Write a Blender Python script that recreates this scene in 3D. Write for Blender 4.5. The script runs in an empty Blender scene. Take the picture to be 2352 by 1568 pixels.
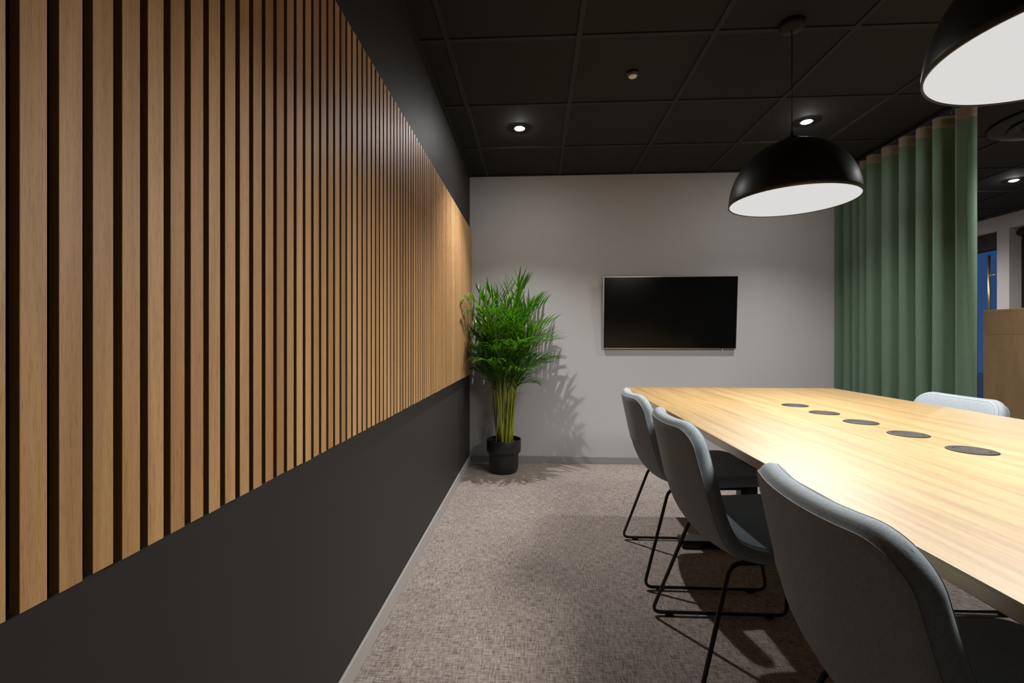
import bpy, bmesh, math, random
from mathutils import Vector, Matrix

random.seed(7)
scene = bpy.context.scene
COL = scene.collection
PI = math.pi

# ---------------------------------------------------------------- camera
CAM_Z = 1.026
F_PX = 1067.0
cam_data = bpy.data.cameras.new('camera')
cam_data.sensor_width = 36.0
cam_data.lens = 36.0 * F_PX / 2352.0
cam_data.shift_y = -5.0 / 2352.0
cam_data.clip_start = 0.02
cam = bpy.data.objects.new('camera', cam_data)
cam.location = (0, 0, CAM_Z)
cam.rotation_euler = (PI / 2, 0, 0.0518)
COL.objects.link(cam)
scene.camera = cam

# ---------------------------------------------------------------- world and exposure
world = bpy.data.worlds.new('dusk')
scene.world = world
world.use_nodes = True
wb = world.node_tree.nodes['Background']
wb.inputs['Color'].default_value = (0.11, 0.27, 0.62, 1)
wb.inputs['Strength'].default_value = 0.30
scene.view_settings.view_transform = 'Standard'
scene.view_settings.look = 'None'
scene.view_settings.exposure = 0.0
scene.view_settings.gamma = 1.0
scene.view_settings.use_curve_mapping = False
DOWNLIGHT_W = 150.0
PENDANT_W = 30.0

# ---------------------------------------------------------------- materials
def new_mat(name):
    m = bpy.data.materials.new(name)
    m.use_nodes = True
    nt = m.node_tree
    return m, nt, nt.nodes['Principled BSDF']

def plain(name, col, rough=0.5, metal=0.0, spec=0.5, emit=None, strength=0.0):
    m, nt, b = new_mat(name)
    b.inputs['Base Color'].default_value = (*col, 1)
    b.inputs['Roughness'].default_value = rough
    b.inputs['Metallic'].default_value = metal
    b.inputs['Specular IOR Level'].default_value = spec
    if emit:
        b.inputs['Emission Color'].default_value = (*emit, 1)
        b.inputs['Emission Strength'].default_value = strength
    return m

def N(nt, kind, **kw):
    n = nt.nodes.new(kind)
    for k, v in kw.items():
        setattr(n, k, v)
    return n

def ramp(nt, stops):
    r = N(nt, 'ShaderNodeValToRGB')
    e = r.color_ramp.elements
    while len(e) < len(stops):
        e.new(0.5)
    for i, (p, c) in enumerate(stops):
        e[i].position = p
        e[i].color = (*c, 1)
    return r

def mixc(nt, blend, fac, a, b):
    m = N(nt, 'ShaderNodeMix', data_type='RGBA', blend_type=blend)
    for sock, v in ((m.inputs[0], fac), (m.inputs[6], a), (m.inputs[7], b)):
        if hasattr(v, 'is_output'):
            nt.links.new(v, sock)
        elif isinstance(v, (int, float)):
            sock.default_value = v
        else:
            sock.default_value = (*v, 1)
    return m.outputs[2]

def coords(nt, scale, use_random=False, kind='Object'):
    tc = N(nt, 'ShaderNodeTexCoord')
    mp = N(nt, 'ShaderNodeMapping')
    mp.inputs['Scale'].default_value = scale
    src = tc.outputs[kind]
    if use_random:
        oi = N(nt, 'ShaderNodeObjectInfo')
        ml = N(nt, 'ShaderNodeVectorMath', operation='SCALE')
        ml.inputs[0].default_value = (17.3, 41.7, 29.1)
        nt.links.new(oi.outputs['Random'], ml.inputs['Scale'])
        ad = N(nt, 'ShaderNodeVectorMath', operation='ADD')
        nt.links.new(src, ad.inputs[0])
        nt.links.new(ml.outputs[0], ad.inputs[1])
        src = ad.outputs[0]
    nt.links.new(src, mp.inputs['Vector'])
    return mp.outputs['Vector']

def noise(nt, vec, scale, detail=4, rough=0.55, dist=0.0):
    n = N(nt, 'ShaderNodeTexNoise')
    n.inputs['Scale'].default_value = scale
    n.inputs['Detail'].default_value = detail
    n.inputs['Roughness'].default_value = rough
    n.inputs['Distortion'].default_value = dist
    nt.links.new(vec, n.inputs['Vector'])
    return n.outputs[0]

def bump(nt, b, h, strength, dist):
    bp = N(nt, 'ShaderNodeBump')
    bp.inputs['Strength'].default_value = strength
    bp.inputs['Distance'].default_value = dist
    nt.links.new(h, bp.inputs['Height'])
    nt.links.new(bp.outputs[0], b.inputs['Normal'])

def wood(name, axis, light, mid, dark, rough, per_object=True, fine=1.0, pore=0.45, vary=0.25):
    """Oak: long grain along `axis` (0 x, 1 y, 2 z)."""
    m, nt, b = new_mat(name)
    def sc(along, across):
        v = [across] * 3
        v[axis] = along
        return tuple(v)
    v1 = coords(nt, sc(0.55, 9.0 * fine), per_object)
    n1 = noise(nt, v1, 2.2, 5, 0.6, 0.9)
    r1 = ramp(nt, [(0.25, dark), (0.5, mid), (0.78, light)])
    nt.links.new(n1, r1.inputs[0])
    v2 = coords(nt, sc(4.0, 150.0 * fine), per_object)
    n2 = noise(nt, v2, 2.6, 4, 0.7, 0.3)
    r2 = ramp(nt, [(0.30, (0.55, 0.50, 0.46)), (0.52, (1, 1, 1))])
    nt.links.new(n2, r2.inputs[0])
    c = mixc(nt, 'MULTIPLY', pore, r1.outputs[0], r2.outputs[0])
    v3 = coords(nt, sc(16.0, 260.0 * fine), per_object)
    n3 = noise(nt, v3, 3.0, 2, 0.5, 0.1)
    r3 = ramp(nt, [(0.34, (0.42, 0.34, 0.28)), (0.42, (1, 1, 1))])
    nt.links.new(n3, r3.inputs[0])
    c = mixc(nt, 'MULTIPLY', pore * 0.9, c, r3.outputs[0])
    if per_object:
        oi = N(nt, 'ShaderNodeObjectInfo')
        rr = ramp(nt, [(0.0, (0.70, 0.61, 0.50)), (0.3, (1.0, 0.93, 0.86)), (0.6, (0.88, 0.84, 0.76)), (1.0, (1.10, 1.10, 1.10))])
        nt.links.new(oi.outputs['Random'], rr.inputs[0])
        c = mixc(nt, 'MULTIPLY', min(1.0, vary * 4), c, rr.outputs[0])
    nt.links.new(c, b.inputs['Base Color'])
    b.inputs['Roughness'].default_value = rough
    bump(nt, b, n2, 0.12, 0.001)
    return m

M = {}
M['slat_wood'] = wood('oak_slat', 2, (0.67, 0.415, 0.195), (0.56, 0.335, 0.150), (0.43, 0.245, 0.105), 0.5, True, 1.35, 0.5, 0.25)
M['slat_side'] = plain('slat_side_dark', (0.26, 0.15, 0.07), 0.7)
M['felt'] = plain('black_felt', (0.006, 0.005, 0.004), 0.95, spec=0.1)
M['table_wood'] = wood('oak_table', 1, (0.390, 0.264, 0.104), (0.302, 0.196, 0.070), (0.165, 0.098, 0.030), 0.45, False, 1.3, 0.5)
_b = M['table_wood'].node_tree.nodes['Principled BSDF']
_b.inputs['Coat Weight'].default_value = 0.6
_b.inputs['Coat Roughness'].default_value = 0.46
_b.inputs['Coat IOR'].default_value = 1.6
M['cabinet_wood'] = wood('oak_cabinet', 2, (0.56, 0.38, 0.215), (0.49, 0.325, 0.18), (0.41, 0.265, 0.14), 0.5, True, 0.35, 0.25, 0.15)

def wall_paint(name, col, rough, spec=0.4):
    m, nt, b = new_mat(name)
    v = coords(nt, (1, 1, 1))
    n = noise(nt, v, 260, 3, 0.6)
    n2 = noise(nt, v, 1.6, 3, 0.5)
    r = ramp(nt, [(0.3, tuple(x * 0.95 for x in col)), (0.7, col)])
    nt.links.new(n2, r.inputs[0])
    nt.links.new(r.outputs[0], b.inputs['Base Color'])
    b.inputs['Roughness'].default_value = rough
    b.inputs['Specular IOR Level'].default_value = spec
    bump(nt, b, n, 0.06, 0.001)
    return m

M['black_paint'] = wall_paint('charcoal_wall_paint', (0.033, 0.030, 0.029), 0.60, 0.18)
M['grey_paint'] = wall_paint('warm_grey_wall_paint', (0.410, 0.402, 0.405), 0.8, 0.2)
M['pale_paint'] = wall_paint('pale_wall_paint', (0.50, 0.47, 0.45), 0.8, 0.2)
M['baseboard'] = plain('grey_baseboard', (0.36, 0.345, 0.335), 0.4)
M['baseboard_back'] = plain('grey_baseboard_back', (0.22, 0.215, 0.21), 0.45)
M['tile'] = wall_paint('black_ceiling_tile', (0.026, 0.0265, 0.027), 0.85, 0.2)
M['grid'] = plain('black_grid_bar', (0.032, 0.032, 0.0315), 0.7, spec=0.2)
M['black_metal'] = plain('black_metal', (0.008, 0.008, 0.008), 0.38, 0.0, 0.5)
M['black_matte'] = plain('black_matte', (0.010, 0.010, 0.010), 0.5)
M['lamp_black'] = plain('lamp_black', (0.010, 0.0105, 0.010), 0.42)
M['white_paint'] = plain('white_enamel', (0.75, 0.74, 0.72), 0.5)
M['diffuser'] = plain('opal_diffuser', (0.04, 0.04, 0.04), 0.6, emit=(1.0, 1.0, 1.0), strength=0.66)
M['downlight_lens'] = plain('downlight_lens', (0.9, 0.9, 0.9), 0.3, emit=(1.0, 0.97, 0.96), strength=700.0)
M['steel'] = plain('brushed_steel', (0.55, 0.54, 0.53), 0.3, 1.0)
M['brass'] = plain('brass', (0.72, 0.52, 0.27), 0.35, 1.0)
M['screen'] = plain('screen_glass', (0.003, 0.003, 0.003), 0.16, 0.0, 0.12)
M['pot'] = plain('black_pot', (0.010, 0.010, 0.0105), 0.42)
M['dark_plastic'] = plain('dark_plastic', (0.018, 0.016, 0.0145), 0.55, spec=0.3)
M['dark_plastic2'] = plain('dark_plastic_ring', (0.024, 0.021, 0.0195), 0.5, spec=0.3)
M['marking'] = plain('pale_marking', (0.13, 0.12, 0.11), 0.5)
M['header'] = plain('curtain_header_tape', (0.30, 0.25, 0.185), 0.8)
M['stitch'] = plain('stitch_thread', (0.20, 0.23, 0.26), 0.8)

def carpet():
    m, nt, b = new_mat('woven_carpet')
    vx = coords(nt, (28.0, 190.0, 1.0))
    vy = coords(nt, (190.0, 28.0, 1.0))
    vf = coords(nt, (1, 1, 1))
    nx = noise(nt, vx, 1.0, 3, 0.6)
    ny = noise(nt, vy, 1.0, 3, 0.6)
    mx = N(nt, 'ShaderNodeMath', operation='MAXIMUM')
    nt.links.new(nx, mx.inputs[0]); nt.links.new(ny, mx.inputs[1])
    av = N(nt, 'ShaderNodeMath', operation='ADD')
    nt.links.new(nx, av.inputs[0]); nt.links.new(ny, av.inputs[1])
    r = ramp(nt, [(0.78, (0.135, 0.118, 0.110)), (0.98, (0.300, 0.262, 0.238)), (1.18, (0.440, 0.385, 0.345))])
    hv = N(nt, 'ShaderNodeMath', operation='MULTIPLY')
    hv.inputs[1].default_value = 0.5
    nt.links.new(av.outputs[0], hv.inputs[0])
    r.color_ramp.elements[0].position = 0.38
    r.color_ramp.elements[1].position = 0.50
    r.color_ramp.elements[2].position = 0.62
    nt.links.new(hv.outputs[0], r.inputs[0])
    nb = noise(nt, vf, 9.0, 4, 0.6)
    rb = ramp(nt, [(0.35, (0.90, 0.90, 0.91)), (0.65, (1.04, 1.04, 1.03))])
    nt.links.new(nb, rb.inputs[0])
    c = mixc(nt, 'MULTIPLY', 1.0, r.outputs[0], rb.outputs[0])
    nf = noise(nt, vf, 420.0, 2, 0.5)
    rf = ramp(nt, [(0.3, (0.7, 0.7, 0.7)), (0.7, (1.1, 1.1, 1.1))])
    nt.links.new(nf, rf.inputs[0])
    c = mixc(nt, 'MULTIPLY', 0.8, c, rf.outputs[0])
    nt.links.new(c, b.inputs['Base Color'])
    b.inputs['Roughness'].default_value = 0.95
    b.inputs['Specular IOR Level'].default_value = 0.1
    bump(nt, b, hv.outputs[0], 0.5, 0.004)
    return m
M['carpet'] = carpet()

def fabric(name, col, scale, strength, axes=(1, 1, 1)):
    m, nt, b = new_mat(name)
    tc = N(nt, 'ShaderNodeTexCoord')
    w1 = N(nt, 'ShaderNodeTexWave', wave_type='BANDS', bands_direction='Y')
    w1.inputs['Scale'].default_value = scale
    w1.inputs['Distortion'].default_value = 0.6
    w2 = N(nt, 'ShaderNodeTexWave', wave_type='BANDS', bands_direction='Z')
    w2.inputs['Scale'].default_value = scale
    w2.inputs['Distortion'].default_value = 0.6
    nt.links.new(tc.outputs['Object'], w1.inputs['Vector'])
    nt.links.new(tc.outputs['Object'], w2.inputs['Vector'])
    ad = N(nt, 'ShaderNodeMath', operation='ADD')
    nt.links.new(w1.outputs['Fac'], ad.inputs[0]); nt.links.new(w2.outputs['Fac'], ad.inputs[1])
    v = coords(nt, (1, 1, 1))
    n = noise(nt, v, 220, 3, 0.6)
    r = ramp(nt, [(0.3, tuple(x * 0.82 for x in col)), (0.7, tuple(min(1, x * 1.1) for x in col))])
    nt.links.new(n, r.inputs[0])
    nt.links.new(r.outputs[0], b.inputs['Base Color'])
    b.inputs['Roughness'].default_value = 0.9
    b.inputs['Specular IOR Level'].default_value = 0.15
    b.inputs['Sheen Weight'].default_value = 0.15
    bump(nt, b, ad.outputs[0], strength, 0.0012)
    return m
M['chair_fabric'] = fabric('blue_grey_wool', (0.262, 0.308, 0.350), 330, 0.30)
M['curtain'] = fabric('green_curtain_cloth', (0.165, 0.255, 0.180), 220, 0.0)

def leaf_mat():
    m, nt, b = new_mat('palm_leaf')
    v = coords(nt, (1, 1, 1), True)
    n = noise(nt, v, 6, 3, 0.6)
    r = ramp(nt, [(0.3, (0.025, 0.090, 0.007)), (0.5, (0.060, 0.185, 0.012)), (0.75, (0.135, 0.310, 0.022))])
    nt.links.new(n, r.inputs[0])
    nt.links.new(r.outputs[0], b.inputs['Base Color'])
    b.inputs['Roughness'].default_value = 0.32
    tr = N(nt, 'ShaderNodeBsdfTranslucent')
    nt.links.new(mixc(nt, 'MULTIPLY', 1.0, r.outputs[0], (1.5, 1.7, 0.6)), tr.inputs['Color'])
    mx = N(nt, 'ShaderNodeMixShader')
    mx.inputs[0].default_value = 0.20
    out = nt.nodes['Material Output']
    nt.links.new(b.outputs[0], mx.inputs[1]); nt.links.new(tr.outputs[0], mx.inputs[2])
    nt.links.new(mx.outputs[0], out.inputs['Surface'])
    return m
M['leaf'] = leaf_mat()

def stem_mat():
    m, nt, b = new_mat('palm_stem')
    v = coords(nt, (1, 1, 1), True)
    n = noise(nt, v, 9, 3, 0.6)
    r = ramp(nt, [(0.3, (0.13, 0.17, 0.012)), (0.6, (0.27, 0.29, 0.025)), (0.85, (0.40, 0.33, 0.06))])
    nt.links.new(n, r.inputs[0])
    nt.links.new(r.outputs[0], b.inputs['Base Color'])
    b.inputs['Roughness'].default_value = 0.4
    return m
M['stem'] = stem_mat()

def soil_mat():
    m, nt, b = new_mat('bark_soil')
    n = noise(nt, coords(nt, (1, 1, 1)), 70, 4, 0.7)
    r = ramp(nt, [(0.35, (0.035, 0.016, 0.009)), (0.6, (0.16, 0.06, 0.03)), (0.8, (0.28, 0.13, 0.07))])
    nt.links.new(n, r.inputs[0])
    nt.links.new(r.outputs[0], b.inputs['Base Color'])
    b.inputs['Roughness'].default_value = 0.9
    bump(nt, b, n, 1.0, 0.01)
    return m
M['soil'] = soil_mat()

def glass_mat():
    m, nt, b = new_mat('door_glass')
    nt.nodes.remove(b)
    t = N(nt, 'ShaderNodeBsdfTransparent')
    t.inputs['Color'].default_value = (0.75, 0.85, 0.95, 1)
    g = N(nt, 'ShaderNodeBsdfGlossy')
    g.inputs['Roughness'].default_value = 0.03
    g.inputs['Color'].default_value = (0.9, 0.95, 1, 1)
    mx = N(nt, 'ShaderNodeMixShader')
    mx.inputs[0].default_value = 0.07
    nt.links.new(t.outputs[0], mx.inputs[1]); nt.links.new(g.outputs[0], mx.inputs[2])
    nt.links.new(mx.outputs[0], nt.nodes['Material Output'].inputs['Surface'])
    return m
M['glass'] = glass_mat()

# ---------------------------------------------------------------- helpers
def obj(name, bm, mat, parent=None, smooth=False, loc=None):
    me = bpy.data.meshes.new(name)
    bm.normal_update()
    bm.to_mesh(me)
    bm.free()
    mats = mat if isinstance(mat, (list, tuple)) else [mat]
    for mm in mats:
        me.materials.append(M[mm] if isinstance(mm, str) else mm)
    if smooth:
        for p in me.polygons:
            p.use_smooth = True
    o = bpy.data.objects.new(name, me)
    COL.objects.link(o)
    if parent is not None:
        o.parent = parent
    if loc:
        o.location = loc
    return o

def tag(o, label=None, cat=None, group=None, kind=None):
    if label: o['label'] = label
    if cat: o['category'] = cat
    if group: o['group'] = group
    if kind: o['kind'] = kind
    return o

def thing(name, label, cat, loc=(0, 0, 0), rotz=0.0, group=None):
    o = bpy.data.objects.new(name, None)
    o.empty_display_size = 0.1
    COL.objects.link(o)
    o.location = loc
    o.rotation_euler = (0, 0, rotz)
    return tag(o, label, cat, group)

def copy_tree(o, parent=None):
    c = o.copy()
    COL.objects.link(c)
    c.parent = parent
    for ch in list(o.children):
        copy_tree(ch, c)
    return c

def box(bm, x0, x1, y0, y1, z0, z1, mi=0):
    vs = [bm.verts.new((x, y, z)) for z in (z0, z1) for y in (y0, y1) for x in (x0, x1)]
    for f in ((0, 2, 3, 1), (4, 5, 7, 6), (0, 1, 5, 4), (2, 6, 7, 3), (0, 4, 6, 2), (1, 3, 7, 5)):
        fc = bm.faces.new([vs[i] for i in f])
        fc.material_index = mi
    return vs

def bx(x0, x1, y0, y1, z0, z1, bevel=0.0, seg=2):
    bm = bmesh.new()
    box(bm, x0, x1, y0, y1, z0, z1)
    if bevel:
        bmesh.ops.bevel(bm, geom=list(bm.edges), offset=bevel, segments=seg, affect='EDGES', profile=0.6)
    return bm

def tube(bm, pts, r, n=8, closed=False, caps=True):
    pts = [Vector(p) for p in pts]
    m = len(pts)
    rr = r if isinstance(r, (list, tuple)) else [r] * m
    rings = []
    up = None
    for i, p in enumerate(pts):
        if closed:
            t = pts[(i + 1) % m] - pts[i - 1]
        else:
            t = pts[min(i + 1, m - 1)] - pts[max(i - 1, 0)]
        t.normalize()
        if up is None:
            up = Vector((0, 0, 1)) if abs(t.z) < 0.9 else Vector((1, 0, 0))
        a = up - t * up.dot(t)
        if a.length < 1e-5:
            a = t.orthogonal()
        a.normalize()
        up = a
        bb = t.cross(a)
        rings.append([bm.verts.new(p + (a * math.cos(2 * PI * k / n) + bb * math.sin(2 * PI * k / n)) * rr[i]) for k in range(n)])
    for i in range(m if closed else m - 1):
        A, B = rings[i], rings[(i + 1) % m]
        for k in range(n):
            bm.faces.new((A[k], A[(k + 1) % n], B[(k + 1) % n], B[k]))
    if caps and not closed:
        bm.faces.new(rings[0][::-1])
        bm.faces.new(rings[-1])

def fillet(pts, r, closed=False, seg=6):
    pts = [Vector(p) for p in pts]
    out = []
    m = len(pts)
    for i, p in enumerate(pts):
        if not closed and i in (0, m - 1):
            out.append(p)
            continue
        a = (pts[i - 1] - p); b = (pts[(i + 1) % m] - p)
        rr = min(r, a.length * 0.45, b.length * 0.45)
        p0 = p + a.normalized() * rr; p1 = p + b.normalized() * rr
        for k in range(seg + 1):
            t = k / seg
            out.append(p0 * (1 - t) ** 2 + p * 2 * t * (1 - t) + p1 * t * t)
    return out

def lathe(bm, prof, n=48, cap_first=False, cap_last=False, mi=0):
    rings = []
    for r, z in prof:
        rings.append([bm.verts.new((r * math.cos(2 * PI * k / n), r * math.sin(2 * PI * k / n), z)) for k in range(n)])
    for A, B in zip(rings, rings[1:]):
        for k in range(n):
            f = bm.faces.new((A[k], A[(k + 1) % n], B[(k + 1) % n], B[k]))
            f.material_index = mi
    if cap_first:
        bm.faces.new(rings[0][::-1])
    if cap_last:
        bm.faces.new(rings[-1])

# ---------------------------------------------------------------- room shell
XL, XR = -0.555, 5.11
YB, YF, YFAR = 3.868, -2.4, 8.0
ZC = 2.384
WALL_END = 2.72

tag(obj('floor', bx(XL - 0.12, XR + 0.2, YF - 0.12, YFAR + 0.12, -0.08, 0.0), 'carpet'),
    'beige grey woven carpet floor of the meeting room', 'floor', kind='structure')
ceiling = tag(obj('ceiling', bx(XL - 0.12, XR + 0.2, YF - 0.12, YFAR + 0.12, ZC + 0.06, ZC + 0.16), 'tile'),
              'black suspended ceiling of square tiles in a grid', 'ceiling', kind='structure')
tag(obj('wall_left', bx(XL - 0.12, XL, YF - 0.12, YFAR + 0.12, 0, ZC + 0.06), 'black_paint'),
    'charcoal black wall behind the oak slats', 'wall', kind='structure')
tag(obj('wall_back', bx(XL, WALL_END, YB, YB + 0.12, 0, ZC + 0.06), 'grey_paint'),
    'warm grey wall carrying the television', 'wall', kind='structure')
tag(obj('wall_front', bx(XL, XR + 0.13, YF - 0.12, YF, 0, ZC + 0.06), 'grey_paint'),
    'plain grey wall facing the television wall', 'wall', kind='structure')
tag(obj('wall_far', bx(XL, XR + 0.13, YFAR, YFAR + 0.12, 0, ZC + 0.06), 'pale_paint'),
    'pale end wall of the room beyond the curtain', 'wall', kind='structure')
# right wall with a door opening and a window opening
DOOR_Y0, DOOR_Y1, OPEN_Z = 5.43, 6.45, 2.23
WIN_Y0, WIN_Y1 = 4.05, 5.296
bm = bmesh.new()
T = 0.16
box(bm, XR, XR + T, YF - 0.12, WIN_Y0, 0, ZC + 0.06)
box(bm, XR, XR + T, WIN_Y1, DOOR_Y0, 0, OPEN_Z)
box(bm, XR, XR + T, DOOR_Y1, YFAR + 0.12, 0, ZC + 0.06)
box(bm, XR, XR + T, WIN_Y0, DOOR_Y1, OPEN_Z, ZC + 0.06)
box(bm, XR, XR + T, WIN_Y0, WIN_Y1, 0, 0.45)
tag(obj('wall_right', bm, 'pale_paint'), 'pale wall with door and window beyond the curtain', 'wall', kind='structure')

# baseboards: two lengths along the slat wall with a joint, one along the television wall
bl = thing('baseboard_left', 'light grey baseboard below the charcoal wall', 'baseboard', (XL, 0, 0))
bl['kind'] = 'structure'
for y0, y1 in ((YF, 2.430), (2.433, YB - 0.012)):
    obj('baseboard_length', bx(0.0005, 0.010, y0, y1, 0, 0.066, 0.002, 1), 'baseboard', bl)
tag(obj('baseboard_back', bx(XL + 0.011, WALL_END, YB - 0.011, YB - 0.0005, 0, 0.058, 0.002, 1), 'baseboard_back'),
    'grey baseboard below the television wall', 'baseboard', kind='structure')

# ceiling tiles and grid bars
GX0, GY0, G = -0.4065, 2.103 - 0.6 * 8, 0.6
xs = [GX0 + G * i for i in range(11) if GX0 + G * i < XR]
ys = [GY0 + G * j for j in range(20) if YF < GY0 + G * j < YFAR]
def cells(vals, lo, hi):
    e = [lo] + vals + [hi]
    return list(zip(e, e[1:]))
tile_mesh = {}
def in_wall(x0, x1, y0, y1):
    return False
for (x0, x1) in cells(xs, XL, XR):
    for (y0, y1) in cells(ys, YF, YFAR):
        segs = [(y0, y1)]
        if x0 < WALL_END and y0 < YB < y1:
            segs = [(y0, YB), (YB + 0.12, y1)]
        for (a, b_) in segs:
            w, d = x1 - x0 - 0.004, b_ - a - 0.004
            key = (round(w, 3), round(d, 3))
            if key not in tile_mesh:
                bm = bx(-w / 2, w / 2, -d / 2, d / 2, 0.0, 0.015, 0.0012, 1)
                o = obj('ceiling_tile', bm, 'tile', ceiling)
                tile_mesh[key] = o.data
            else:
                o = bpy.data.objects.new('ceiling_tile', tile_mesh[key])
                COL.objects.link(o); o.parent = ceiling
            o.location = ((x0 + x1) / 2, (a + b_) / 2, ZC + 0.007)
HB = 0.012
for x in xs:
    if x < WALL_END:
        obj('grid_bar', bx(x - HB, x + HB, YF, YB, ZC, ZC + 0.006, 0.0008, 1), 'grid', ceiling)
        obj('grid_bar', bx(x - HB, x + HB, YB + 0.12, YFAR, ZC, ZC + 0.006, 0.0008, 1), 'grid', ceiling)
    else:
        obj('grid_bar', bx(x - HB, x + HB, YF, YFAR, ZC, ZC + 0.006, 0.0008, 1), 'grid', ceiling)
for y in ys:
    obj('grid_bar', bx(XL, XR, y - HB, y + HB, ZC + 0.0006, ZC + 0.0064, 0.0008, 1), 'grid', ceiling)
# wall angle trims around the room's tile field
obj('wall_angle', bx(XL, XL + 0.024, YF, YB, ZC - 0.001, ZC + 0.005), 'grid', ceiling)
obj('wall_angle', bx(XL, WALL_END, YB - 0.022, YB, ZC - 0.0012, ZC + 0.004), 'tile', ceiling)

# ---------------------------------------------------------------- oak slat panel
SLAT_FACE = XL + 0.021
SZ0, SZ1 = 0.742, 1.928
panel = thing('slat_wall_panel', 'oak slat panel of narrow vertical battens on the charcoal wall', 'wall panel', (XL, 0, SZ0))
SY0 = 3.8506 - 0.0398 * 106 - 0.0136
obj('felt_backing', bx(0.0006, 0.009, SY0 - 0.006, YB - 0.002, 0.004, SZ1 - SZ0 - 0.004), 'felt', panel)
bm = bmesh.new()
box(bm, 0.009, 0.021, -0.0136, 0.0136, 0, SZ1 - SZ0)
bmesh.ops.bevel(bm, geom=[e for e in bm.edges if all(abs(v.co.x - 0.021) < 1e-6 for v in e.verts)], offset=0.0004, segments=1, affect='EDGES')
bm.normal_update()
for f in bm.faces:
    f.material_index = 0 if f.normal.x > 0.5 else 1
slat0 = None
for i in range(107):
    y = 3.8506 - 0.0398 * i
    if slat0 is None:
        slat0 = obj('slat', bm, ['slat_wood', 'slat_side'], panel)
        o = slat0
    else:
        o = slat0.copy()
        COL.objects.link(o)
    o.location = (0, y, random.uniform(-0.0012, 0.0012))

# ---------------------------------------------------------------- downlights, sensor, air diffuser
def spot(parent, energy, col, size, blend, radius, z):
    l = bpy.data.lights.new('downlight_beam', 'SPOT')
    l.energy = energy
    l.color = col
    l.spot_size = size
    l.spot_blend = blend
    l.shadow_soft_size = radius
    o = bpy.data.objects.new('downlight_beam', l)
    COL.objects.link(o)
    o.parent = parent
    o.location = (0, 0, z)
    return o

def downlight(x, y, label, energy, beam=106):
    t = thing('recessed_downlight', label, 'downlight', (x, y, ZC + 0.007), 0, 'recessed downlights')
    bm = bmesh.new()
    lathe(bm, [(0.030, -0.0005), (0.046, -0.0005), (0.047, -0.002), (0.046, -0.0045), (0.034, -0.005), (0.030, -0.003), (0.030, -0.0005)], 32)
    obj('trim_ring', bm, 'black_metal', t, True)
    bm = bmesh.new()
    lathe(bm, [(0.030, -0.001), (0.028, -0.005), (0.020, -0.0085), (0.010, -0.010), (0.0005, -0.0105)], 32, cap_last=True, cap_first=True)
    obj('lens', bm, 'downlight_lens', t, True)
    spot(t, energy, (1.0, 0.965, 0.95), math.radians(beam), 1.0, 0.014, -0.03)
    return t
TX, TY = GX0 + 0.3, 3.003
downlight(TX, TY, 'lit recessed downlight in the ceiling tile above the palm', DOWNLIGHT_W * 0.88)
downlight(TX + 1.8, TY, 'lit recessed downlight above the pendant lamp nearest the television', DOWNLIGHT_W * 0.55)
downlight(TX + 4.2, 4.203, 'lit recessed downlight beyond the green curtain', DOWNLIGHT_W * 0.7, 160)
downlight(TX + 4.2, 6.003, 'added unseen downlight brightening the pale wall by the glass door', DOWNLIGHT_W * 0.7, 160)  # extra lamp hidden behind the curtain, added to brighten the pale wall
downlight(TX + 3.0, 2.403, 'added unseen downlight lighting the face of the oak cabinet', DOWNLIGHT_W * 0.9, 120)  # invented fitting outside the frame, put in to light the cabinet face

t = thing('ceiling_sensor', 'small pale round sensor disc on a black ceiling tile', 'sensor', (TX + 0.6, 2.403, ZC + 0.007))
bm = bmesh.new()
lathe(bm, [(0.001, -0.0005), (0.030, -0.0005), (0.030, -0.012), (0.024, -0.016), (0.001, -0.016)], 32)
obj('sensor_base', bm, 'black_matte', t, True)
bm = bmesh.new()
lathe(bm, [(0.001, -0.0165), (0.021, -0.0165), (0.021, -0.024), (0.018, -0.026), (0.001, -0.0265)], 32)
obj('sensor_cap', bm, 'white_paint', t, True)

t = thing('round_air_diffuser', 'round dark air diffuser with concentric rings on the ceiling beyond the curtain', 'air vent', (3.22, 3.01, ZC))
bm = bmesh.new()
lathe(bm, [(0.20, -0.0005), (0.33, -0.0005), (0.333, -0.004), (0.325, -0.010), (0.26, -0.016), (0.20, -0.010), (0.20, -0.0005)], 64)
obj('outer_ring', bm, 'grid', t, True)
bm = bmesh.new()
lathe(bm, [(0.15, -0.004), (0.235, -0.022), (0.240, -0.027), (0.232, -0.030), (0.14, -0.020), (0.15, -0.004)], 64)
obj('middle_ring', bm, 'grid', t, True)
bm = bmesh.new()
lathe(bm, [(0.001, -0.0005), (0.17, -0.0005), (0.17, -0.02), (0.150, -0.040), (0.001, -0.046)], 64)
obj('centre_disc', bm, 'tile', t, True)

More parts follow.
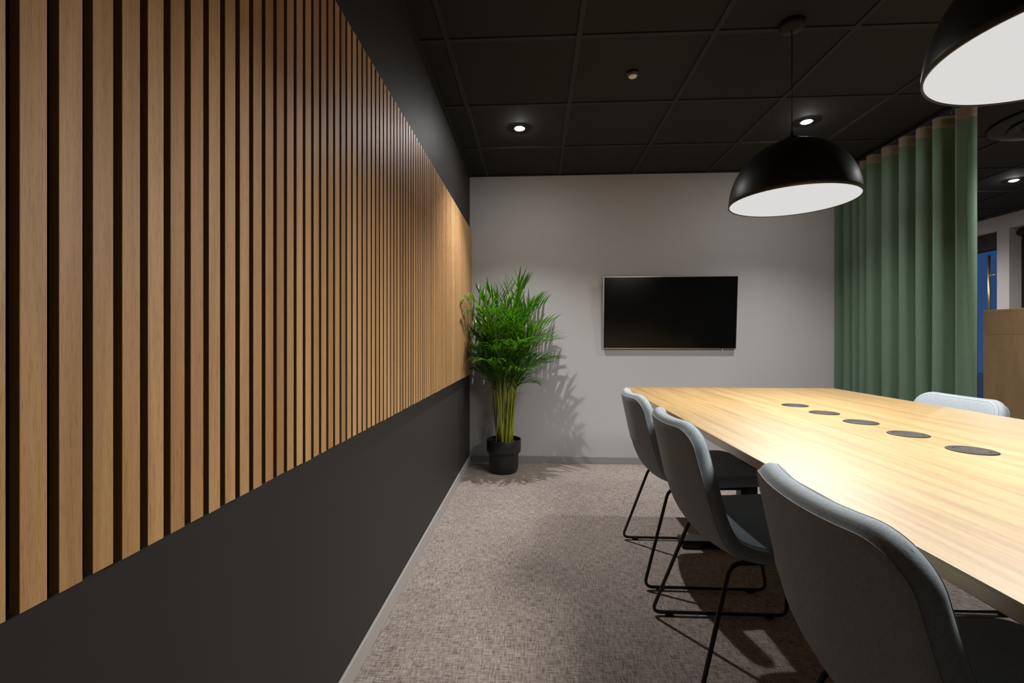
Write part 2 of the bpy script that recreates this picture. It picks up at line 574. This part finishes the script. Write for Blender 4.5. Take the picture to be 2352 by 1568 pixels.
# ---------------------------------------------------------------- pendant lamps
def pendant(x, y, label):
    RIM, R = 1.616, 0.2487
    t = thing('dome_pendant_lamp', label, 'pendant lamp', (x, y, RIM), 0, 'dome pendant lamps over the table')
    bm = bmesh.new()
    H = 0.262
    outer = [(R, 0.0)]
    for k in range(1, 25):
        a = PI / 2 * k / 24
        outer.append((max(R * math.cos(a), 0.03), H * math.sin(a)))
    inner = [(r - 0.004 if r > 0.04 else r - 0.003, z - 0.004) for r, z in outer[1:]][::-1]
    inner.append((R - 0.0045, 0.0))
    lathe(bm, outer + inner, 96)
    for v in bm.verts[:96]:
        pass
    n = 96
    bm.verts.ensure_lookup_table()
    L = len(outer) + len(inner)
    for k in range(n):
        bm.faces.new((bm.verts[(L - 1) * n + k], bm.verts[(L - 1) * n + (k + 1) % n], bm.verts[(k + 1) % n], bm.verts[k]))
    bmesh.ops.recalc_face_normals(bm, faces=bm.faces)
    obj('shade', bm, 'lamp_black', t, True)
    bm = bmesh.new()
    lathe(bm, [(0.0325, H - 0.006), (0.0325, H + 0.010), (0.028, H + 0.014), (0.006, H + 0.014), (0.005, H + 0.040), (0.0025, H + 0.042)], 32, cap_last=True)
    obj('cap', bm, 'black_metal', t, True)
    bm = bmesh.new()
    tube(bm, [(0, 0, H + 0.03), (0, 0, ZC - RIM - 0.02)], 0.0022, 8)
    obj('cord', bm, 'black_matte', t, True)
    bm = bmesh.new()
    lathe(bm, [(0.003, ZC - RIM - 0.028), (0.045, ZC - RIM - 0.024), (0.05, ZC - RIM - 0.018), (0.05, ZC - RIM - 0.0005)], 40, cap_first=True, cap_last=True)
    obj('ceiling_canopy', bm, 'tile', t, True)
    bm = bmesh.new()
    lathe(bm, [(0.0005, 0.0025), (R - 0.0052, 0.0025), (R - 0.0052, 0.007), (0.0005, 0.007)], 96)
    obj('diffuser', bm, 'diffuser', t)
    l = bpy.data.lights.new('pendant_light', 'AREA')
    l.shape = 'DISK'
    l.size = 2 * (R - 0.02)
    l.energy = PENDANT_W
    l.color = (1.0, 0.95, 0.885)
    lo = bpy.data.objects.new('pendant_light', l)
    COL.objects.link(lo)
    lo.parent = t
    lo.location = (0, 0, 0.0012)
    return t
pendant(1.10, 2.06, 'black dome pendant lamp over the table end nearest the television')
pendant(1.10, 0.99, 'black dome pendant lamp over the table end away from the television')

# ---------------------------------------------------------------- conference table
TX0, TX1, TY0, TY1, TZ = 0.526, 1.735, 0.41, 2.81, 0.74
tb = thing('conference_table', 'long oak-topped conference table on black T-shaped legs', 'table', (0, 0, 0))
obj('table_top', bx(TX0, TX1, TY0, TY1, TZ - 0.024, TZ, 0.0015, 2), 'table_wood', tb)
CX = (TX0 + TX1) / 2
for yc in (2.355, 0.87):
    obj('foot', bx(CX - 0.415, CX + 0.415, yc - 0.040, yc + 0.040, 0.003, 0.040, 0.003, 2), 'black_metal', tb)
    for xx in (CX - 0.09, CX + 0.09):
        obj('column', bx(xx - 0.04, xx + 0.04, yc - 0.03, yc + 0.03, 0.0405, TZ - 0.0655, 0.004, 2), 'black_metal', tb)
    obj('top_beam', bx(CX - 0.40, CX + 0.40, yc - 0.03, yc + 0.03, TZ - 0.065, TZ - 0.0245, 0.003, 2), 'black_metal', tb)
for xx in (CX - 0.25, CX + 0.25):
    obj('long_rail', bx(xx - 0.025, xx + 0.025, 0.9005, 2.3245, TZ - 0.060, TZ - 0.0245, 0.002, 1), 'black_metal', tb)

glab = ['round black socket lid in the table, closest to the television wall',
        'round black socket lid in the table, second from the television wall',
        'round black socket lid in the table, third in the row of five',
        'round black socket lid in the table, fourth from the television wall',
        'round black socket lid in the table, last of the row from the television wall']
g0 = None
for k in range(5):
    loc = (1.117, 2.068 - 0.204 * k, TZ)
    if g0 is None:
        g0 = thing('table_socket', glab[k], 'power socket', loc, 0, 'round sockets set in the table')
        bm = bmesh.new()
        lathe(bm, [(0.0355, 0.0003), (0.0505, 0.0003), (0.0512, 0.0012), (0.049, 0.0026), (0.037, 0.0030), (0.0355, 0.0020), (0.0355, 0.0003)], 48)
        obj('socket_ring', bm, 'dark_plastic', g0, True)
        bm = bmesh.new()
        lathe(bm, [(0.0005, 0.0004), (0.035, 0.0004), (0.035, 0.0018), (0.034, 0.0023), (0.0005, 0.0023)], 48)
        lid = obj('socket_lid', bm, 'dark_plastic2', g0)
        for (mx_, my_, w, d) in ((-0.014, 0.010, 0.005, 0.0016), (0.002, 0.013, 0.004, 0.0016), (-0.004, -0.006, 0.004, 0.0016), (0.016, 0.004, 0.009, 0.0014)):
            obj('pale_mark', bx(mx_ - w / 2, mx_ + w / 2, my_ - d / 2, my_ + d / 2, 0.0023, 0.0026), 'marking', lid)
        obj('lid_slot', bx(-0.022, 0.022, -0.0215, -0.0202, 0.0023, 0.0027), 'marking', lid)
    else:
        g = copy_tree(g0)
        g.location = loc
        g.rotation_euler = (0, 0, random.uniform(-0.2, 0.2))
        g['label'] = glab[k]

# ---------------------------------------------------------------- chairs
def catmull(pts, n):
    P_ = [Vector(p) for p in pts]
    P_ = [P_[0] * 2 - P_[1]] + P_ + [P_[-1] * 2 - P_[-2]]
    out = []
    for i in range(1, len(P_) - 2):
        a, b_, c, d = P_[i - 1:i + 3]
        for k in range(n):
            t = k / n
            out.append(0.5 * ((2 * b_) + (c - a) * t + (2 * a - 5 * b_ + 4 * c - d) * t * t + (3 * b_ - a - 3 * c + d) * t ** 3))
    out.append(P_[-2])
    return out

def resample(pts, n):
    L = [0.0]
    for a, b_ in zip(pts, pts[1:]):
        L.append(L[-1] + (b_ - a).length)
    out = []
    for i in range(n):
        s = L[-1] * (n[i] if isinstance(n, list) else i)
        out.append(s)
    return out

def sample_at(pts, L, s):
    s = max(0.0, min(L[-1], s))
    for i in range(len(pts) - 1):
        if s <= L[i + 1] or i == len(pts) - 2:
            t = (s - L[i]) / max(1e-9, L[i + 1] - L[i])
            return pts[i].lerp(pts[i + 1], t)

def make_chair():
    t = thing('upholstered_chair', 'x', 'chair', (0, 0, 0), 0, 'upholstered chairs around the table')
    prof = catmull([(-0.018, 0.785), (0.000, 0.700), (0.022, 0.600), (0.047, 0.510), (0.085, 0.448), (0.145, 0.424), (0.23, 0.420), (0.34, 0.426), (0.45, 0.434), (0.535, 0.432)], 12)
    prof = [Vector((p.x, 0, p.y)) for p in prof]
    L = [0.0]
    for a, b_ in zip(prof, prof[1:]):
        L.append(L[-1] + (b_ - a).length)
    LT = L[-1]
    th = 0.023            # half thickness
    rr = 0.024            # edge roundness
    RC = 0.075            # corner radius of the outline
    ring_e = [0.0, 0.0012, 0.004, 0.008, 0.013, 0.019, 0.026, 0.036, 0.053]
    K = len(ring_e)
    mid_n, mid_c = 36, 11
    R_, C_ = 2 * K + mid_n, 2 * K + mid_c
    def halfw(s):
        zf = min(1.0, max(0.0, (s - 0.02) / 0.42))
        return 0.208 + 0.030 * (zf * zf * (3 - 2 * zf))
    def node(i, j):
        """(s, y, edge distance): rings follow offsets of a rounded rectangle, the middle is a plain grid"""
        fi, fj = i > R_ - 1 - i, j > C_ - 1 - j
        ii, jj = (R_ - 1 - i if fi else i), (C_ - 1 - j if fj else j)
        k = min(ii, jj)
        if k < K:
            e = ring_e[k]
            rho = RC - e
            if max(ii, jj) < K:
                th_ = (45 + 45 * (jj - k) / (K - k)) if ii == k else (45 - 45 * (ii - k) / (K - k))
                th_ = math.radians(th_)
                s, inset = RC - rho * math.sin(th_), RC - rho * math.cos(th_)
                if fi: s = LT - s
                y = halfw(s) - inset
                return s, (y if fj else -y), e
            if ii == k:
                s = LT - e if fi else e
                W = halfw(s) - RC
                y = -W + 2 * W * (j - K) / (mid_c - 1)
                return s, y, e
            s = RC + (LT - 2 * RC) * (i - K) / (mid_n - 1)
            y = halfw(s) - e
            return s, (y if fj else -y), e
        s = RC + (LT - 2 * RC) * (i - K) / (mid_n - 1)
        W = halfw(s) - RC
        y = -W + 2 * W * (j - K) / (mid_c - 1)
        return s, y, min(s, LT - s, halfw(s) - abs(y))
    def mid(s, y):
        p = sample_at(prof, L, s)
        d = 0.004
        tg = (sample_at(prof, L, s + d) - sample_at(prof, L, s - d)).normalized()
        nrm = Vector((tg.z, 0, -tg.x))     # points to the sitter for the back, up for the seat
        nrm = Vector((-tg.z, 0, tg.x)) if nrm.z + nrm.x < 0 else nrm
        bk = max(0.0, 1 - s / 0.50)
        st = max(0.0, (s - 0.40) / 0.3); st = min(1, st)
        wrap = 0.040 * (0.35 + 0.65 * min(1, bk * 1.6)) * (1 - st) + 0.010 * st
        q = abs(y) / 0.21
        off = wrap * q ** 2.2
        crown = 0.0
        return p + nrm * off + Vector((0, y, 0)), nrm, p
    grid = [[node(i, j) for j in range(C_)] for i in range(R_)]
    F, B, E_ = [], [], []
    seam_s = 0.235
    for row in grid:
        f_, b2, e_ = [], [], []
        for (s, y, e) in row:
            m_, nr, _ = mid(s, y)
            k = 1.0 if e >= rr else math.sqrt(max(0.0, 1 - (1 - e / rr) ** 2))
            dy = 0.003
            tpl = mid(s, y + dy)[0] - mid(s, y - dy)[0]
            tps = mid(min(LT, s + dy), y)[0] - mid(max(0, s - dy), y)[0]
            n2 = tps.cross(tpl).normalized()
            if n2.dot(nr) < 0: n2 = -n2
            pad = 0.005 * max(0, 1 - math.exp(-max(0, e - 0.02) / 0.05))
            ob = 0.0
            if s < seam_s: ob = 0.0035
            if abs(s - seam_s) < 0.006: ob -= 0.0035
            f_.append(m_ + n2 * (th * k + pad))
            b2.append(m_ - n2 * (th * k + (ob if e > 0.012 else 0)))
            e_.append(e)
        F.append(f_); B.append(b2); E_.append(e_)
    BAND = 4
    def sheet(G_, want_band, flip):
        bm = bmesh.new()
        vm = {}
        def v(i, j):
            if (i, j) not in vm:
                vm[(i, j)] = bm.verts.new(G_[i][j])
            return vm[(i, j)]
        for i in range(R_ - 1):
            for j in range(C_ - 1):
                in_band = min(i, j, R_ - 2 - i, C_ - 2 - j) < BAND
                if in_band == want_band:
                    q = [v(i, j), v(i + 1, j), v(i + 1, j + 1), v(i, j + 1)]
                    bm.faces.new(q[::-1] if flip else q)
        return bm
    bm = sheet(F, False, False)
    obj('front_cushion', bm, 'chair_fabric', t, True)
    bm = sheet(B, False, True)
    obj('rear_shell', bm, 'chair_fabric', t, True)
    bm1 = sheet(F, True, False)
    me = bpy.data.meshes.new('tmp'); bm1.to_mesh(me); bm1.free()
    bm2 = sheet(B, True, True)
    bm2.from_mesh(me)
    bpy.data.meshes.remove(me)
    bmesh.ops.remove_doubles(bm2, verts=bm2.verts, dist=0.0002)
    band = obj('edge_band', bm2, 'chair_fabric', t, True)
    # stitched seams on both borders of the band
    def loop_at(G_, idx):
        i0, i1, j0, j1 = idx, R_ - 1 - idx, idx, C_ - 1 - idx
        lp = [G_[i0][j] for j in range(j0, j1 + 1)] + [G_[i][j1] for i in range(i0 + 1, i1 + 1)] + [G_[i1][j] for j in range(j1 - 1, j0 - 1, -1)] + [G_[i][j0] for i in range(i1 - 1, i0, -1)]
        out = [lp[0]]
        for p in lp[1:]:
            if (p - out[-1]).length > 0.003: out.append(p)
        return out
    for G_, idx in ((F, 4), (B, 4), (F, 2)):
        bm = bmesh.new()
        tube(bm, loop_at(G_, idx), 0.0011, 5, closed=True)
        obj('seam', bm, 'stitch', band, True)
    # horizontal seam over the rear shell
    # frame: a closed sled loop each side, cross bars, glides
    R0 = 0.0065
    for sy in (-1, 1):
        lp = fillet([(0.0, sy * 0.240, 0.0125), (0.120, sy * 0.168, 0.3920), (0.455, sy * 0.168, 0.3990), (0.488, sy * 0.240, 0.0125)], 0.035, closed=True)
        bm = bmesh.new()
        tube(bm, lp, R0, 10, closed=True)
        fr = obj('sled_leg', bm, 'black_metal', t, True)
        for gx in (0.065, 0.425):
            obj('glide', bx(gx - 0.016, gx + 0.016, sy * 0.2400 - 0.007, sy * 0.2400 + 0.007, 0.0004, 0.0085, 0.002, 1), 'black_matte', fr)
    for x_, z_ in ((0.17, 0.3931), (0.40, 0.3979)):
        bm = bmesh.new()
        tube(bm, [(x_, -0.164, z_), (x_, 0.164, z_)], 0.0055, 8)
        obj('cross_bar', bm, 'black_metal', t, True)
    return t

chair = make_chair()
chair_spots = [
    (0.442, 2.17, 0.0, 'grey-blue upholstered chair on the slat-wall side of the table, nearest the television wall'),
    (0.430, 1.515, 0.0, 'grey-blue upholstered chair on the slat-wall side of the table, middle of three'),
    (0.446, 0.775, math.radians(-2), 'grey-blue upholstered chair on the slat-wall side, farthest from the television wall'),
    (1.800, 2.06, PI, 'grey-blue upholstered chair at the table side facing the slat wall, by the curtain'),
]
for k, (x, y, r, lab) in enumerate(chair_spots):
    o = chair if k == 0 else copy_tree(chair)
    o.location = (x, y, 0)
    o.rotation_euler = (0, 0, r)
    o['label'] = lab

# ---------------------------------------------------------------- television
tv = thing('television', 'large black flat-screen television hung on the grey wall', 'television', (1.078, 3.815, 1.240))
tv.rotation_euler = (math.radians(4.0), 0, math.radians(0.0))
HW, HH = 0.531, 0.291
obj('housing', bx(-HW + 0.003, HW - 0.003, 0.002, 0.022, -HH + 0.003, HH - 0.003, 0.004, 2), 'black_matte', tv)
obj('screen', bx(-HW + 0.004, HW - 0.004, -0.0015, 0.0015, -HH + 0.004, HH - 0.003), 'screen', tv)
bm = bmesh.new()
box(bm, -HW, HW, -0.003, 0.012, HH - 0.003, HH)
box(bm, -HW, -HW + 0.003, -0.003, 0.012, -HH, HH)
box(bm, HW - 0.003, HW, -0.003, 0.012, -HH, HH)
box(bm, -HW, HW, -0.003, 0.012, -HH, -HH + 0.0045)
obj('bezel', bm, 'steel', tv)
obj('wall_bracket', bx(-0.22, 0.22, 0.0225, 0.040, -0.08, 0.12, 0.004, 1), 'black_metal', tv)
obj('indicator_tab', bx(0.425, 0.429, 0.004, 0.008, -HH - 0.022, -HH + 0.002), 'white_paint', tv)

# ---------------------------------------------------------------- palm
PX, PY = -0.25, 3.60
palm = thing('potted_palm', 'tall green palm in a stepped black pot in the corner', 'potted plant', (PX, PY, 0))
bm = bmesh.new()
lathe(bm, [(0.001, 0.001), (0.092, 0.001), (0.104, 0.008), (0.110, 0.022), (0.114, 0.060), (0.115, 0.138), (0.118, 0.148), (0.128, 0.156), (0.132, 0.166), (0.133, 0.200), (0.133, 0.252), (0.1315, 0.256), (0.129, 0.256), (0.1275, 0.250), (0.127, 0.205), (0.110, 0.200), (0.001, 0.200)], 64)
obj('pot', bm, 'pot', palm, True)
bm = bmesh.new()
NR = 10
rings = []
for i in range(NR):
    r = 0.126 * (i + 0.02) / (NR - 1) if i else 0.001
    rings.append([bm.verts.new((r * math.cos(2 * PI * k / 36), r * math.sin(2 * PI * k / 36), 0.222 + random.uniform(-0.006, 0.008))) for k in range(36)])
for A, B in zip(rings, rings[1:]):
    for k in range(36):
        bm.faces.new((A[k], A[(k + 1) % 36], B[(k + 1) % 36], B[k]))
obj('soil', bm, 'soil', palm, True)

def keep_inside(p):
    q = p.copy()
    lx = SLAT_FACE - PX + 0.012
    ly = YB - PY - 0.014
    if q.x < lx: q.x = lx + 0.004 * math.tanh((lx - q.x) * 4)
    if q.y > ly: q.y = ly - 0.004 * math.tanh((q.y - ly) * 4)
    return q

def bez(a, b_, c, d, t):
    u = 1 - t
    return a * u ** 3 + b_ * 3 * u * u * t + c * 3 * u * t * t + d * t ** 3

def frond(base, lift, tip, rad, leaf_from, n_pairs, ll, droop, seed):
    """one arching frond: petiole + rachis tube, with two rows of drooping leaflets"""
    rnd = random.Random(seed)
    base, lift, tip = Vector(base), Vector(lift), Vector(tip)
    out = tip - lift
    c2 = lift + out * 0.35 + Vector((0, 0, 0.16 * out.length + max(0, -out.z) * 0.55))
    pts = [keep_inside(bez(base, lift, c2, tip, k / 22)) for k in range(23)]
    bm = bmesh.new()
    rads = [rad * (1 - 0.82 * (k / 22)) for k in range(23)]
    tube(bm, pts, rads, 6)
    for f in bm.faces: f.material_index = 1
    tot = [0.0]
    for a, b_ in zip(pts, pts[1:]): tot.append(tot[-1] + (b_ - a).length)
    for k in range(n_pairs):
        q = k / (n_pairs - 1)
        s = tot[-1] * (leaf_from + (0.995 - leaf_from) * q)
        p = sample_at(pts, tot, s)
        tg = (sample_at(pts, tot, s + 0.01) - sample_at(pts, tot, s - 0.01))
        if tg.length < 1e-6: tg = pts[-1] - pts[-2]
        tg.normalize()
        side = tg.cross(Vector((0, 0, 1)))
        if side.length < 0.05: side = Vector((1, 0, 0))
        side.normalize()
        upv = side.cross(tg).normalized()
        length = ll * 1.38 * (0.50 + 0.62 * math.sin(PI * min(1, q * 0.80 + 0.16))) * rnd.uniform(0.88, 1.12)
        if q > 0.9: length *= 0.75
        wid = 0.0088 * rnd.uniform(0.85, 1.15)
        for sd in (-1, 1):
            ang = math.radians(58 - 36 * q + rnd.uniform(-9, 9))
            d0 = (tg * math.cos(ang) + side * sd * math.sin(ang) + upv * rnd.uniform(0.22, 0.42)).normalized()
            NSEG = 6
            pos = p.copy()
            d = d0.copy()
            prev = None
            for i in range(NSEG + 1):
                u = i / NSEG
                w = wid * (0.35 + 1.9 * u) if u < 0.34 else wid * max(0.03, (1 - ((u - 0.34) / 0.66) ** 1.7))
                ac = d.cross(Vector((0, 0, 1)))
                if ac.length < 0.05: ac = side.copy()
                ac.normalize()
                nn = ac.cross(d).normalized()
                pc = keep_inside(pos)
                l_ = bm.verts.new(pc - ac * w + nn * w * 0.35)
                c_ = bm.verts.new(pc)
                r_ = bm.verts.new(pc + ac * w + nn * w * 0.35)
                if prev:
                    bm.faces.new((prev[0], prev[1], c_, l_))
                    bm.faces.new((prev[1], prev[2], r_, c_))
                prev = (l_, c_, r_)
                pos = pos + d * (length / NSEG)
                d = (d + Vector((0, 0, -1)) * droop * (0.10 + 0.30 * u)).normalized()
    return obj('frond', bm, ['leaf', 'stem'], palm, True)

def px_to_local(x, y, Y):
    """photo pixel at room depth Y -> position relative to the palm's base"""
    u, v = (x - 1176) / F_PX, (779 - y) / F_PX
    c, s = math.cos(0.0518), math.sin(0.0518)
    rx, ry, rz = u * c - s, c + u * s, v
    k = Y / ry
    return Vector((rx * k - PX, Y - PY, CAM_Z + rz * k))

# tips: photo pixel, depth, droop, leaflet length, height of the lift point
tips = [
    (1062, 690, 3.30, 1.3, 0.19, 1.34), (1075, 720, 3.45, 1.1, 0.17, 1.22),
    (1192, 645, 3.66, 0.22, 0.20, 1.12), (1168, 660, 3.74, 0.25, 0.19, 1.05), (1212, 650, 3.70, 0.3, 0.19, 1.10),
    (1120, 668, 3.62, 0.3, 0.18, 1.05), (1100, 672, 3.70, 0.4, 0.17, 1.00),
    (1250, 700, 3.66, 0.5, 0.20, 1.05), (1240, 690, 3.75, 0.4, 0.19, 1.0),
    (1268, 742, 3.58, 0.6, 0.19, 0.95), (1277, 782, 3.55, 0.8, 0.18, 0.90), (1262, 770, 3.72, 0.6, 0.18, 0.9),
    (1275, 826, 3.55, 0.7, 0.17, 0.82), (1255, 835, 3.68, 0.7, 0.16, 0.78),
    (1228, 880, 3.52, 1.1, 0.14, 0.70), (1085, 850, 3.62, 1.0, 0.14, 0.72), (1078, 820, 3.58, 0.9, 0.16, 0.78),
    (1085, 800, 3.45, 1.0, 0.16, 0.78), (1092, 745, 3.62, 0.7, 0.17, 0.90), (1083, 765, 3.66, 0.6, 0.17, 0.85),
    (1130, 715, 3.25, 1.1, 0.18, 0.95), (1165, 720, 3.30, 0.9, 0.18, 0.95), (1200, 735, 3.32, 0.8, 0.18, 0.92),
    (1185, 790, 3.22, 0.9, 0.17, 0.85), (1222, 790, 3.30, 0.9, 0.17, 0.85), (1135, 800, 3.25, 1.0, 0.16, 0.80),
    (1120, 830, 3.24, 1.15, 0.15, 0.76), (1205, 850, 3.28, 1.0, 0.15, 0.74), (1165, 690, 3.55, 0.4, 0.19, 1.05),
    (1150, 745, 3.50, 0.6, 0.18, 0.95), (1215, 715, 3.50, 0.5, 0.19, 1.0), (1145, 670, 3.70, 0.3, 0.18, 1.08),
    (1165, 850, 3.30, 1.0, 0.13, 0.72), (1230, 760, 3.45, 0.7, 0.18, 0.9), (1110, 760, 3.42, 0.8, 0.17, 0.86),
    (1100, 710, 3.72, 0.4, 0.17, 0.98), (1225, 820, 3.74, 0.6, 0.16, 0.84),
]
for i, (x, y, Y, dr, ll, lift) in enumerate(tips):
    tip = px_to_local(x, y, Y)
    a = random.uniform(0, 2 * PI); r = random.uniform(0.005, 0.062)
    base = Vector((r * math.cos(a), r * math.sin(a), 0.215))
    hd = Vector((tip.x, tip.y, 0))
    lz = 0.215 + (lift - 0.215) * 0.92
    lp = Vector((base.x * 0.9 + hd.x * 0.13, base.y * 0.9 + hd.y * 0.13, lz))
    frond(base, lp, tip, 0.0046, 0.50 if lift > 0.85 else 0.62, 13, ll, dr, 100 + i)
for i in range(13):
    a = random.uniform(0, 2 * PI); r = random.uniform(0.01, 0.068)
    b0 = Vector((r * math.cos(a), r * math.sin(a), 0.213))
    top = Vector((b0.x * 1.9 + random.uniform(-0.02, 0.02), b0.y * 1.9, random.uniform(0.56, 0.82)))
    mid_ = b0.lerp(top, 0.5) + Vector((random.uniform(-0.008, 0.008), random.uniform(-0.008, 0.008), 0))
    bm = bmesh.new()
    pts = catmull([b0, mid_, top], 6)
    tube(bm, pts, [0.0070 - 0.0030 * k / (len(pts) - 1) for k in range(len(pts))], 8)
    obj('cane', bm, 'stem', palm, True)

# ---------------------------------------------------------------- curtain
fronts = [3.815, 3.715, 3.625, 3.545, 3.447, 3.296, 3.145, 3.010, 2.890]
XFR, XBK = 2.362, 2.478
ctrl = [(XBK, 3.862), (XBK - 0.03, 3.850)]
for i, y in enumerate(fronts):
    nxt = fronts[i + 1] if i + 1 < len(fronts) else y - 0.158
    gap = y - nxt
    A = min(0.068, 0.60 * gap)
    xm = 2.425 + (0.008 if i % 2 else 0.0)
    for k in range(8):
        ph = 2 * PI * k / 8
        # omega-shaped fold: the cloth swings back under itself on both sides of each front
        ctrl.append((xm - A * math.cos(ph), y - gap * k / 8 - 0.085 * gap * math.sin(2 * ph)))
ctrl += [(2.400, 2.742), (2.418, 2.727), (2.44, 2.722), (2.47, 2.735)]
path = catmull([(a, b_, 0) for a, b_ in ctrl], 5)
cur = thing('curtain', 'green floor-length pleated curtain hanging at the room opening', 'curtain', (0, 0, 0))
def curtain_sheet(z0, z1, nz, thick, flare):
    bm = bmesh.new()
    front = []
    for k in range(nz + 1):
        z = z0 + (z1 - z0) * k / nz
        q = 1 - z / 2.33
        row = []
        for i, p in enumerate(path):
            wob = flare * q * (0.006 * math.sin(i * 0.37 + 3.1 * z) + 0.005 * math.sin(i * 0.11 - 2.0 * z))
            row.append(bm.verts.new((p.x + wob, min(p.y + 0.6 * wob, YB - 0.006), z)))
        front.append(row)
    for a, b_ in zip(front, front[1:]):
        for i in range(len(a) - 1):
            bm.faces.new((a[i], a[i + 1], b_[i + 1], b_[i]))
    bmesh.ops.solidify(bm, geom=list(bm.faces), thickness=thick)
    return bm
obj('cloth', curtain_sheet(0.012, 2.268, 14, 0.0022, 1.0), 'curtain', cur, True)
hd = obj('header_tape', curtain_sheet(2.2685, 2.334, 3, 0.0030, 1.0), 'header', cur, True)
tk = thing('curtain_track', 'dark curtain track fixed under the ceiling above the green curtain', 'curtain track', (2.42, 0, 0))
obj('rail', bx(-0.012, 0.012, 2.70, YB - 0.024, ZC - 0.020, ZC - 0.0005, 0.002, 1), 'black_metal', tk)
for i, y in enumerate(fronts):
    obj('glider', bx(-0.004, 0.004, y - 0.05, y - 0.042, ZC - 0.046, ZC - 0.0205), 'black_matte', tk)

# ---------------------------------------------------------------- cabinet beyond the curtain
cab = thing('storage_cabinet', 'tall-sided oak cabinet standing beyond the curtain opening', 'cabinet', (3.20, 0, 0))
CY0, CY1, CZ = 1.75, 3.50, 1.233
obj('carcass', bx(0.012, 0.46, CY0, CY1, 0.06, CZ - 0.019), 'cabinet_wood', cab)
obj('plinth', bx(0.03, 0.44, CY0 + 0.02, CY1 - 0.02, 0.0, 0.0598), 'black_matte', cab)
obj('top_board', bx(0.0, 0.46, CY0 - 0.001, CY1 + 0.001, CZ - 0.0188, CZ, 0.001, 1), 'cabinet_wood', cab)
ny = 4
for k in range(ny):
    a = CY0 + (CY1 - CY0) * k / ny + 0.0004
    b_ = CY0 + (CY1 - CY0) * (k + 1) / ny - 0.0004
    obj('upper_panel', bx(0.0, 0.0118, a, b_, 1.0597, CZ - 0.0195, 0.0006, 1), 'cabinet_wood', cab)
    obj('lower_panel', bx(0.0, 0.0118, a, b_, 0.06, 1.058, 0.0006, 1), 'cabinet_wood', cab)

# ---------------------------------------------------------------- door and window in the right wall
door = thing('door_1', 'dark-framed glass door with a long brass pull handle', 'door', (XR, 0, 0))
door['kind'] = 'structure'
gx = 0.115
obj('door_transom', bx(0.06, 0.155, DOOR_Y0 + 0.002, DOOR_Y1 - 0.002, 2.045, OPEN_Z - 0.002, 0.004, 1), 'dark_plastic', door)
bm = bmesh.new()
box(bm, gx - 0.02, gx + 0.03, DOOR_Y0 + 0.002, DOOR_Y0 + 0.05, 0.002, 2.0448)
box(bm, gx - 0.02, gx + 0.03, DOOR_Y1 - 0.05, DOOR_Y1 - 0.002, 0.002, 2.0448)
box(bm, gx - 0.02, gx + 0.03, DOOR_Y0 + 0.0502, DOOR_Y1 - 0.0502, 0.002, 0.10)
obj('door_frame', bm, 'dark_plastic', door)
obj('pane', bx(gx, gx + 0.008, DOOR_Y0 + 0.0505, DOOR_Y1 - 0.0505, 0.1005, 2.0445), 'glass', door)
hnd = bmesh.new()
tube(hnd, [(gx - 0.055, 5.585, 0.95), (gx - 0.055, 5.585, 1.985)], 0.014, 14)
h = obj('pull_handle', hnd, 'brass', door, True)
for z in (1.16, 1.755):
    bm = bmesh.new()
    tube(bm, [(gx - 0.055, 5.585, z), (gx - 0.055, 5.49, z), (gx - 0.0005, 5.49, z)], 0.007, 10)
    obj('handle_arm', bm, 'brass', h, True)

win = thing('window_1', 'window recess with a dark roller blind beyond the curtain', 'window', (XR, 0, 0))
win['kind'] = 'structure'
bm = bmesh.new()
for y0, y1, z0, z1 in ((WIN_Y0 + 0.001, WIN_Y0 + 0.05, 0.452, OPEN_Z - 0.002), (WIN_Y1 - 0.05, WIN_Y1 - 0.001, 0.452, OPEN_Z - 0.002),
                       (WIN_Y0 + 0.0502, WIN_Y1 - 0.0502, 0.452, 0.50), (WIN_Y0 + 0.0502, WIN_Y1 - 0.0502, OPEN_Z - 0.05, OPEN_Z - 0.002)):
    box(bm, 0.125, 0.158, y0, y1, z0, z1)
obj('window_frame', bm, 'dark_plastic', win)
obj('pane', bx(0.138, 0.144, WIN_Y0 + 0.0505, WIN_Y1 - 0.0505, 0.5005, OPEN_Z - 0.0505), 'glass', win)
bm = bmesh.new()
tube(bm, [(0.085, WIN_Y0 + 0.02, OPEN_Z - 0.055), (0.085, WIN_Y1 - 0.02, OPEN_Z - 0.055)], 0.032, 18)
obj('blind_roller', bm, 'black_matte', win, True)
obj('blind_cloth', bx(0.113, 0.1155, WIN_Y0 + 0.025, WIN_Y1 - 0.025, 0.55, OPEN_Z - 0.06), 'black_matte', win)

tag(obj('terrace', bx(XR + 0.2, XR + 14, -4, 16, -0.2, -0.06), 'pale_paint'), 'pale paved terrace outside the glass door', 'terrace', kind='structure')
